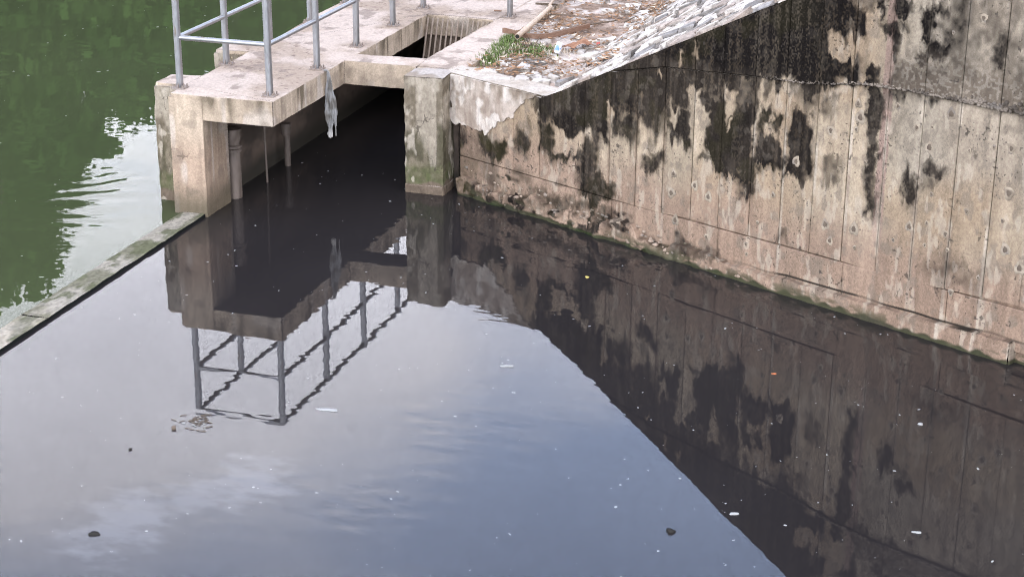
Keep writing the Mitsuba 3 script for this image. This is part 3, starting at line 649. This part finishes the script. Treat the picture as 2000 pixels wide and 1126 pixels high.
for z, off in ((1.729, 0), (2.224, 0)):
    runs = [[(0, 0), (0, 1.154), (0, 2.223), (0, 3.324), (0, 4.33)], [(-0.958, 0), (0, 0)], [(-0.958, 0), (-0.958, 1.035), (-0.958, 2.10), (-0.958, 3.198), (-0.958, 4.27), (-0.958, 5.35), (-0.958, 6.45)], [(0, 4.33), (1.115, 4.187)]]
    for r in runs:
        obj('rail', tube([(x, y, z) for x, y in r], RR, 14), 'm_steel', rail, smooth=50)

# ------------------------------------------------------------------ trash rack in the opening
rack = thing('trash_rack', 'leaning rack of rusty steel bars in the square opening of the deck', 'trash rack')
for i in range(14):
    x = 0.185 + i * 0.0615
    obj('bar', tube([(x, 3.985, 1.20), (x - 0.004, 3.40, -0.2)], 0.0115, 8), 'm_rackbar', rack, smooth=50)
obj('top_beam', box(0.10, 1.05, 4.08, 4.16, 0.70, 1.19), 'm_lintel', rack)

# pipes in the chamber
pk = thing('drain_pipe', 'short pale drain pipe with a flared head under the walkway, nearest the front pillar', 'pipe')
PX, PY = -0.655, 0.47
obj('shaft', lathe([(0.076, -0.3), (0.074, 0.3), (0.072, 0.52)], PX, PY), 'm_pvc', pk, smooth=40)
obj('collar', lathe([(0.072, 0.485), (0.094, 0.49), (0.094, 0.515), (0.076, 0.52), (0.092, 0.53), (0.092, 0.552), (0.07, 0.56)], PX, PY), 'm_pvc', pk, smooth=40)
obj('flared_head', lathe([(0.068, 0.555), (0.078, 0.60), (0.094, 0.64), (0.097, 0.725), (0.06, 0.73)], PX, PY), 'm_pvc', pk, smooth=40)
pk = thing('drain_pipe', 'thinner pipe under the walkway, farther back than the flared drain pipe', 'pipe')
obj('shaft', lathe([(0.034, -0.3), (0.034, 0.46)], -0.60, 1.66), 'm_pvc', pk, smooth=40)
obj('pipe_head', lathe([(0.034, 0.33), (0.055, 0.37), (0.06, 0.47), (0.03, 0.475)], -0.61, 1.66), 'm_pvc', pk, smooth=40)
single('metal_rod', tube([(-0.555, 1.04, -0.2), (-0.57, 1.03, 0.93)], 0.013, 8), 'm_pvc', 'thin upright rod standing in the water between the two pipes', 'rod', smooth=50)

# ------------------------------------------------------------------ rag hung on the slab edge
def rag():
    prof = [(0.10, 1.110, 1.245, 0.022, 0.014), (0.135, 1.105, 1.235, 0.014, 0.012), (0.148, 1.098, 1.17, 0.018, 0.014), (0.155, 1.095, 1.08, 0.032, 0.020), (0.16, 1.092, 0.98, 0.046, 0.026), (0.165, 1.09, 0.88, 0.060, 0.032), (0.165, 1.088, 0.79, 0.066, 0.034), (0.162, 1.09, 0.73, 0.052, 0.030), (0.16, 1.085, 0.69, 0.030, 0.022), (0.158, 1.08, 0.64, 0.020, 0.017), (0.158, 1.078, 0.585, 0.030, 0.022), (0.158, 1.075, 0.555, 0.022, 0.018), (0.158, 1.075, 0.545, 0.004, 0.004)]
    pr = np.array(prof)
    t = np.linspace(0, len(pr) - 1, 60); P = np.column_stack([np.interp(t, range(len(pr)), pr[:, k]) for k in range(5)])
    n = 64; v = []
    for i, (x, y, z, w, d) in enumerate(P):
        for k in range(n):
            an = 2 * math.pi * k / n
            fold = 1 + 0.26 * math.sin(4 * an + 0.11 * i) + 0.24 * math.sin(9 * an - 0.15 * i + 1) + 0.1 * math.sin(0.7 * i + 3 * an)
            # the rag is widest along the view's horizontal, near world x plus y
            a, b = 0.82 * w * math.cos(an) * fold, d * math.sin(an) * fold
            v.append((x + 0.012 + b * 0.5 + a * 0.80, y - b * 0.85 + a * 0.5 - 0.03, z + 0.006 * math.sin(4 * an + i)))
    f = []
    for i in range(len(P) - 1):
        for k in range(n):
            q = [i * n + k, i * n + (k + 1) % n, (i + 1) * n + (k + 1) % n, (i + 1) * n + k]
            f += [[q[0], q[1], q[2]], [q[0], q[2], q[3]]]
    m = trimesh.Trimesh(np.array(v), np.array(f), process=False); m.fix_normals()
    tail = tube([(0.20, 1.07, 0.90), (0.222, 1.065, 0.80), (0.225, 1.06, 0.72), (0.232, 1.06, 0.67)], [0.02, 0.018, 0.014, 0.009], 9)
    fray = [tube([(0.19 + a, 1.06 - a, 0.80), (0.195 + 1.2 * a, 1.05, 0.72 - 0.04 * k), (0.192 + a, 1.05 + 0.01 * k, 0.66 - 0.05 * k)], [0.007, 0.006, 0.003], 6) for k, a in enumerate((-0.045, -0.02, 0.03))]
    return cat([m, tail] + fray)
single('hanging_rag', rag(), 'm_rag', 'grey twisted plastic rag hanging from the edge of the walkway slab', 'rag', smooth=True)

# ------------------------------------------------------------------ litter on the ground beside the opening
pole = thing('bamboo_pole', 'pale hollow bamboo pole lying along the edge of the concrete', 'pole')
P0, P1, P2, P3 = np.array([1.60, 2.90, 1.31]), np.array([1.52, 3.85, 1.285]), np.array([1.455, 4.70, 1.27]), np.array([1.43, 6.6, 1.30])
def hollow(pts, r):
    p = np.asarray(pts); o = tube(p, r, 14, cap=False)
    i = tube(p, np.asarray(r) * 0.72, 14, cap=False)
    return o, i
L = np.linspace(0, 1, 22)
pp = np.array([P0 * (1 - t) + P2 * t + np.array([0.02, 0, 0.012]) * math.sin(3.14 * t) for t in L])
rr = np.array([0.031 - 0.006 * t + (0.004 if k % 5 == 4 else 0) for k, t in enumerate(L)])
obj('culm', tube(pp, rr, 14), 'm_bamboo', pole, smooth=50)
d0 = (pp[0] - pp[1]) / np.linalg.norm(pp[0] - pp[1])
obj('hollow_end', tube([pp[0] + d0 * 0.0015, pp[0] + d0 * 0.0035], rr[0] * 0.74, 14), 'm_dark', pole)
single('bent_branch', tube([(1.43, 4.72, 1.27), (1.40, 5.0, 1.29), (1.42, 5.3, 1.30), (1.50, 5.55, 1.285), (1.75, 5.9, 1.28)], [0.017, 0.016, 0.015, 0.013, 0.01], 9), 'm_bamboo', 'crooked pale branch beyond the far end of the bamboo pole', 'branch', smooth=50)
def strip(pts, w, h):
    p = np.asarray(pts, float); t = np.gradient(p, axis=0); t /= np.linalg.norm(t, axis=1, keepdims=True)
    s = np.cross(t, [0, 0, 1]); s /= np.linalg.norm(s, axis=1, keepdims=True)
    v = []
    for q, e in zip(p, s):
        v += [q - e * w, q + e * w, q + e * w + [0, 0, h], q - e * w + [0, 0, h]]
    f = []
    for i in range(len(p) - 1):
        for k in range(4):
            a0, a1 = i * 4 + k, i * 4 + (k + 1) % 4
            f += [[a0, a1, a1 + 4], [a0, a1 + 4, a0 + 4]]
    e = (len(p) - 1) * 4
    f += [[0, 2, 1], [0, 3, 2], [e, e + 1, e + 2], [e, e + 2, e + 3]]
    m = trimesh.Trimesh(np.array(v), np.array(f), process=False); m.fix_normals(); return m
tt = np.linspace(0, 1, 16)
single('rusty_bar', strip([(1.30 + 0.86 * t, 3.33 + 0.52 * t - 0.42 * math.sin(math.pi * t) ** 1.2, DECK + 0.012 + 0.01 * math.sin(7 * t)) for t in tt], 0.008, 0.055), 'm_rust', 'bent rusty flat steel bar lying across the bamboo pole', 'metal bar')
single('stick', tube([(1.80, 3.46, 1.235), (2.05, 3.85, 1.262), (2.37, 4.30, 1.258)], [0.011, 0.010, 0.006], 8), 'm_darkwood', 'thin dark stick just beyond the bent rusty bar', 'stick', smooth=50)
single('stick', tube([(2.47, 4.20, 1.262), (2.58, 4.36, 1.31)], [0.010, 0.005], 8), 'm_darkwood', 'short dark stick at the foot of the stone slope', 'stick', smooth=50)
single('stick', tube([(1.545, 2.86, 1.235), (1.72, 2.83, 1.245), (1.88, 2.82, 1.235)], 0.009, 8), 'm_darkwood', 'short black stick in the grass under the bamboo pole end', 'stick', smooth=50)
single('stick', strip([(1.19, 4.98, DECK + 0.003), (1.47, 4.94, DECK + 0.012)], 0.012, 0.02), 'm_darkwood', 'dark lath lying on the concrete near the crooked branch', 'stick')
single('stick', strip([(0.84, 4.45, DECK + 0.003), (0.93, 4.44, DECK + 0.006)], 0.008, 0.012), 'm_rust', 'small brown twig on the deck beyond the trash rack', 'stick')
def can():
    m = lathe([(0.020, 0), (0.031, 0.006), (0.033, 0.016), (0.033, 0.095), (0.031, 0.108), (0.026, 0.118), (0.027, 0.122), (0.022, 0.121), (0.021, 0.115)], 0, 0, 18)
    m.apply_transform(trimesh.transformations.rotation_matrix(0.22, [0.3, 1, 0])); m.apply_transform(trimesh.transformations.rotation_matrix(-0.25, [1, 0, 0]))
    m.apply_translation([2.115, 2.66, DECK - 0.01]); return m
single('drink_can', can(), 'm_can', 'white and blue drink can standing tilted beside the grass', 'can', smooth=40)
def crumple(cx, cy, w, l, h, seed, ang):
    g = np.linspace(-1, 1, 9); X, Y = np.meshgrid(g, g)
    z = h * (meshkit.fbm(np.stack([X * 1.3 + seed, Y * 1.3, 0 * X], -1), 3, seed=seed) * 1.4 - 0.2)
    ed = 1 - 0.25 * meshkit.noise(np.stack([X * 3, Y * 3, 0 * X + seed], -1))
    v = np.stack([X * w * ed, Y * l * ed, z], -1).reshape(-1, 3); f = []
    for i in range(8):
        for j in range(8):
            q = i * 9 + j; f += [[q, q + 1, q + 10], [q, q + 10, q + 9]]
    m = rotz(trimesh.Trimesh(v, np.array(f), process=False), ang); m.apply_translation([cx, cy, float(zground(cx)) - 0.005]); return m
single('brown_wrapper', crumple(2.25, 3.02, 0.10, 0.17, 0.07, 3, -0.7), 'm_dead', 'crumpled reddish brown wrapper behind the drink can', 'wrapper', smooth=True)
single('red_scrap', crumple(2.43, 3.19, 0.02, 0.03, 0.03, 5, 0.3), 'm_red', 'tiny red scrap at the tip of the brown wrapper', 'scrap', smooth=True)
single('brick_piece', at(lump(0.055, 3, 0.7), 3.39, 4.78, float(zground(3.39)) + 0.03), 'm_brick', 'broken reddish brick piece high on the stone slope', 'brick', smooth=30)

def blades(n, spots):
    v, f = [], []
    for i in range(n):
        cx, cy, sx, sy, hh = spots[int(rng.integers(len(spots)))]
        x, y = cx + rng.normal(0, sx), cy + rng.normal(0, sy)
        h = hh * rng.uniform(0.5, 1.2); an = rng.uniform(0, 2 * math.pi); lean = rng.uniform(0.2, 0.9) * h
        w = rng.uniform(0.003, 0.007); px, py = -math.sin(an) * w, math.cos(an) * w
        z0 = float(zground(x)) - 0.03; b = len(v)
        dx, dy = math.cos(an) * lean, math.sin(an) * lean
        v += [(x - px, y - py, z0), (x + px, y + py, z0), (x + dx * .4 + px * .8, y + dy * .4 + py * .8, z0 + h * .65), (x + dx * .4 - px * .8, y + dy * .4 - py * .8, z0 + h * .65), (x + dx, y + dy, z0 + h)]
        f += [[b, b + 1, b + 2], [b, b + 2, b + 3], [b + 3, b + 2, b + 4]]
    return trimesh.Trimesh(np.array(v), np.array(f), process=False)
single('grass', blades(2600, [(1.50, 2.42, .05, .22, 0.060), (1.52, 2.75, .07, .22, 0.084), (1.46, 3.10, .05, .14, 0.072), (1.88, 2.72, .09, .10, 0.060), (1.55, 2.25, .08, .16, 0.042), (1.8, 2.62, .14, .06, 0.036)]), 'm_grass',
       'bright green grass growing along the concrete edge under the bamboo pole', kind='stuff')
scene['grass__001'] = mikit.ply(blades(700, [(1.52, 2.45, .07, .25, .06), (1.60, 2.85, .12, .25, .06), (1.95, 2.75, .14, .10, .05)]), 'm_litter_c')
def litter(n, area, seed):
    r = np.random.default_rng(seed); v, f = [], []
    for i in range(n):
        x, y = area(r)
        L_, w = r.uniform(0.02, 0.06), r.uniform(0.006, 0.022); an = r.uniform(0, 6.28)
        c, s = math.cos(an), math.sin(an); z = float(zground(x)) - 0.022 + r.uniform(0, 0.03); b = len(v)
        for u, q, e in ((-L_, 0, r.uniform(0, .02)), (0, w, r.uniform(-.004, .01)), (L_, 0, r.uniform(0, .02)), (0, -w, r.uniform(-.004, .01))):
            v.append((x + u * c - q * s, y + u * s + q * c, z + e))
        f += [[b, b + 1, b + 2], [b, b + 2, b + 3]]
    return trimesh.Trimesh(np.array(v), np.array(f), process=False)
def flat_area(r):
    while True:
        x, y = r.uniform(1.42, 3.0), r.uniform(1.6, 9)
        if meshkit.fbm(np.array([x * 1.6, y * 1.6, 3.0]), 3, seed=6) > r.uniform(0.30, 0.62): return x, y
lk = thing('leaf_litter', 'dry brown leaves and twigs strewn over the ground beside the concrete edge', kind='stuff')
for i, (n, mm) in enumerate(((650, 'm_litter_a'), (1300, 'm_litter_b'), (260, 'm_litter_c'))):
    scene[f'leaf_litter__{i + 1:03d}'] = mikit.ply(litter(n, flat_area, 50 + i), mm)
tw = []
for i in range(90):
    x, y = flat_area(rng); an = rng.uniform(0, 6.28); l = rng.uniform(0.04, 0.16); z = float(zground(x)) + rng.uniform(-0.015, 0.01)
    tw.append(tube([(x, y, z), (x + l * math.cos(an), y + l * math.sin(an), z + rng.uniform(0, 0.02))], rng.uniform(0.002, 0.005), 5))
for i in range(34):
    x, y = flat_area(rng); an = rng.uniform(-0.5, 2.2); l = rng.uniform(0.15, 0.42); z = float(zground(x)) + 0.005
    tw.append(tube([(x, y, z), (x + .5 * l * math.cos(an), y + .5 * l * math.sin(an), z + rng.uniform(0.01, 0.03)), (x + l * math.cos(an + .2), y + l * math.sin(an + .2), float(zground(x + l * math.cos(an))) + 0.01)], [0.006, 0.005, 0.003], 5))
scene['leaf_litter__004'] = mikit.ply(cat(tw), 'm_darkwood')

# ------------------------------------------------------------------ things afloat
def flake(x, y, L_, w, seed, z=0.0, an=0.0, thick=0.006):
    n = 14; v = []; r = np.random.default_rng(seed)
    ph = r.uniform(0, 6, 3)
    for h, sc in ((-0.004, 1), (thick, 0.92)):
        for k in range(n):
            t = 2 * math.pi * k / n; q = sc * (1 + .22 * math.sin(2 * t + ph[0]) + .15 * math.sin(3 * t + ph[1]) + 0.1 * math.sin(5 * t + ph[2]))
            v.append((L_ * q * math.cos(t), w * q * math.sin(t), h + (0.35 * thick * math.sin(t + ph[0]) if h > 0 else 0)))
    v += [(0, 0, -0.004), (0, 0, thick * 1.15)]; f = []
    for k in range(n):
        a1 = (k + 1) % n
        f += [[k, a1, n + a1], [k, n + a1, n + k], [2 * n, a1, k], [2 * n + 1, n + k, n + a1]]
    return at(rotz(trimesh.Trimesh(np.array(v), np.array(f), process=False), an), x, y, z)
def afloat(name, lab, c, mat, x, y, L_, w, an=0.3, thick=0.006, group=None):
    single(name, flake(x, y, L_, w, int(abs(x * 971 + y * 317)), 0.0, an, thick), mat, lab, c, group, smooth=True)
afloat('floating_leaf', 'long pale leaf floating right of the reflected handrail corner', 'leaf', 'm_white', 2.275, -4.076, 0.075, 0.028, 0.05)
afloat('floating_leaf', 'small yellow leaf floating near the stained wall', 'leaf', 'm_yellow', 3.378, -0.687, 0.022, 0.018)
afloat('floating_leaf', 'orange leaf floating on the reflection of the stained wall', 'leaf', 'm_orange', 5.35, -2.35, 0.018, 0.010)
afloat('dark_clump', 'dark clump floating alone in the bright water, lower right of centre', 'clump', 'm_dark', 5.141, -5.143, 0.032, 0.022, 0.2, 0.014)
afloat('dark_clump', 'flat dark clump in the pale film at the lower left', 'clump', 'm_dark', 1.596, -6.338, 0.040, 0.018, 0.2, 0.012)
afloat('dark_clump', 'tiny dark clump left of the reflected handrail', 'clump', 'm_dark', 1.207, -5.147, 0.014, 0.010, 0.2, 0.010)
FL = [('white foam flake floating at the edge of the wall reflection, above the lowest ones', 5.487, -4.776, .026, .018), ('white foam flake floating far right below the wall footing', 6.541, -2.948, .022, .016),
      ('wide white foam flake floating low in the wall reflection at the right', 6.673, -4.66, .030, .014), ('thin pale flake floating in the middle of the bright water', 3.303, -2.864, .05, .018)]
for lab, x, y, l, w in FL:
    afloat('foam_flake', lab, 'foam flake', 'm_white', x, y, l, w, 0.2, 0.008)
fd = thing('floating_twigs', 'tangle of twigs and scum floating at the foot of the reflected handrail post', 'debris')
tws = []
for i in range(26):
    x, y = 1.42 + rng.normal(0, 0.075), -4.60 + rng.normal(0, 0.05); an = rng.uniform(-0.6, 1.2); l = rng.uniform(0.02, 0.09)
    tws.append(tube([(x, y, 0.001), (x + .5 * l * math.cos(an), y + .5 * l * math.sin(an), 0.006), (x + l * math.cos(an), y + l * math.sin(an), 0.001)], 0.0028, 5))
obj('twigs', cat(tws), 'm_darkwood', fd, kind='stuff')
obj('scum', cat([flake(1.42 + rng.normal(0, .06), -4.6 + rng.normal(0, .045), rng.uniform(.006, .016), rng.uniform(.004, .01), i) for i in range(7)]), 'm_speck', fd, kind='stuff')
obj('clump', flake(1.34, -4.74, .016, .012, 4, 0, 0, .02), 'm_darkwood', fd)
def specks(n, area, z, lo, hi, seed):
    r = np.random.default_rng(seed); ms = []
    for i in range(n):
        x, y = area(r); s = lo + (hi - lo) * r.random() ** 3
        m = trimesh.creation.icosphere(subdivisions=0, radius=1)
        m.apply_transform(np.diag([s * r.uniform(.8, 2.0), s * r.uniform(.6, 1.1), s * .35, 1])); m = rotz(m, r.uniform(0, 3.1)); m.apply_translation([x, y, z + s * .1]); ms.append(m)
    return cat(ms)
def sew_area(r):
    while True:
        x, y = r.uniform(-0.6, 8), r.uniform(-8, 3.5)
        if (W0 - [x, y]) @ WN < -0.1 and (y < 1.1 or x < 0.9): return x, y
single('floating_specks', specks(520, sew_area, 0.0, 0.0025, 0.012, 3), 'm_speck', 'small white specks of scum scattered over the black water', kind='stuff')
single('lake_specks', specks(240, lambda r: (r.uniform(-9, -1.1), r.uniform(-5, 12)), 0.012, 0.005, 0.018, 5), 'm_lakespeck', 'pale specks scattered over the green lake water', kind='stuff')

# ------------------------------------------------------------------ far bank and its trees (beyond the frame, mirrored in the lake)
def bank():
    xs = np.linspace(-60, 2, 63); ys = np.linspace(0, 18, 10)
    X, Y = np.meshgrid(xs, ys, indexing='ij'); Z = -0.6 + 1.6 * np.clip(Y / 3, 0, 1) + 0.5 * meshkit.fbm(np.stack([X * .3, Y * .3, 0 * X], -1), 3)
    Yw = Y + 15.5 + 0.25 * (X + 12) * -0.35
    v = np.stack([X, Yw, Z], -1).reshape(-1, 3); f = []
    for i in range(62):
        for j in range(9):
            q = i * 10 + j; f += [[q, q + 10, q + 11], [q, q + 11, q + 1]]
    return trimesh.Trimesh(v, np.array(f), process=False)
scene['far_bank'] = mikit.ply(bank(), 'm_bank', smooth=True); labels['far_bank'] = {'label': 'grassy far bank of the lake', 'kind': 'structure'}
def tree(x, y, h, w, seed, lab):
    r = np.random.default_rng(seed)
    k = thing('bank_tree', lab, 'tree', 'trees on the far bank')
    obj('trunk', cat([tube([(x, y, 0.2), (x + .1, y, h * .4), (x + .2, y + .1, h * .8)], [.2, .15, .05], 8)] +
        [tube([(x + .1, y, h * .35), (x + w * .5 * math.cos(a), y + w * .5 * math.sin(a), h * .72)], [.09, .03], 6) for a in r.uniform(0, 6.28, 6)]), 'm_bark', k, smooth=60)
    cl = [(x + r.normal(0, w * .34), y + r.normal(0, w * .34), h * r.uniform(.28, .96), r.uniform(.35, .8)) for _ in range(46)]
    n = 5200; c = np.array(cl)[r.integers(len(cl), size=n)]
    sh = 1 - 0.45 * np.clip((c[:, 2] / h - .55) / .45, 0, 1)
    p = np.column_stack([x + (c[:, 0] - x) * sh, y + (c[:, 1] - y) * sh, c[:, 2]]) + r.normal(0, 1, (n, 3)) * (c[:, 3] * .42)[:, None]
    a = r.normal(0, 1, (n, 3)); a /= np.linalg.norm(a, axis=1, keepdims=True); b = np.cross(a, r.normal(0, 1, (n, 3))); b /= np.linalg.norm(b, axis=1, keepdims=True)
    s = r.uniform(.12, .24, (n, 1))
    v = np.stack([p - a * s, p + b * s * .6, p + a * s, p - b * s * .6], 1).reshape(-1, 3)
    q = np.arange(n)[:, None] * 4
    obj('crown', trimesh.Trimesh(v, np.vstack([q + [0, 1, 2], q + [0, 2, 3]]), process=False), 'm_leaf', k)
TR = [(-24, 23, 10, 2.6), (-29, 24, 11, 3), (-19.5, 18.3, 10.6, 1.8), (-18.6, 18.7, 10.4, 1.8), (-17.8, 20.0, 10.5, 1.8), (-16.9, 19.5, 10.1, 1.8), (-16.1, 18.3, 9.6, 1.8), (-15.4, 19.1, 9.3, 1.5), (-14.7, 19.2, 7.7, 1.1), (-13.6, 18.5, 6.1, 1.1), (-12.7, 19.9, 5.0, 1.1), (-11.8, 18.4, 4.4, 1.1), (-11.0, 19.0, 3.7, 1.1), (-10.1, 19.3, 3.5, 1.1), (-9.3, 19.1, 3.7, 1.25), (-8.4, 19.5, 3.2, 1.25)]
for i, (x, y, h, w) in enumerate(TR):
    tree(x, y, h, w, 100 + i, 'leafy green tree on the far bank, mirrored in the lake at the top left')
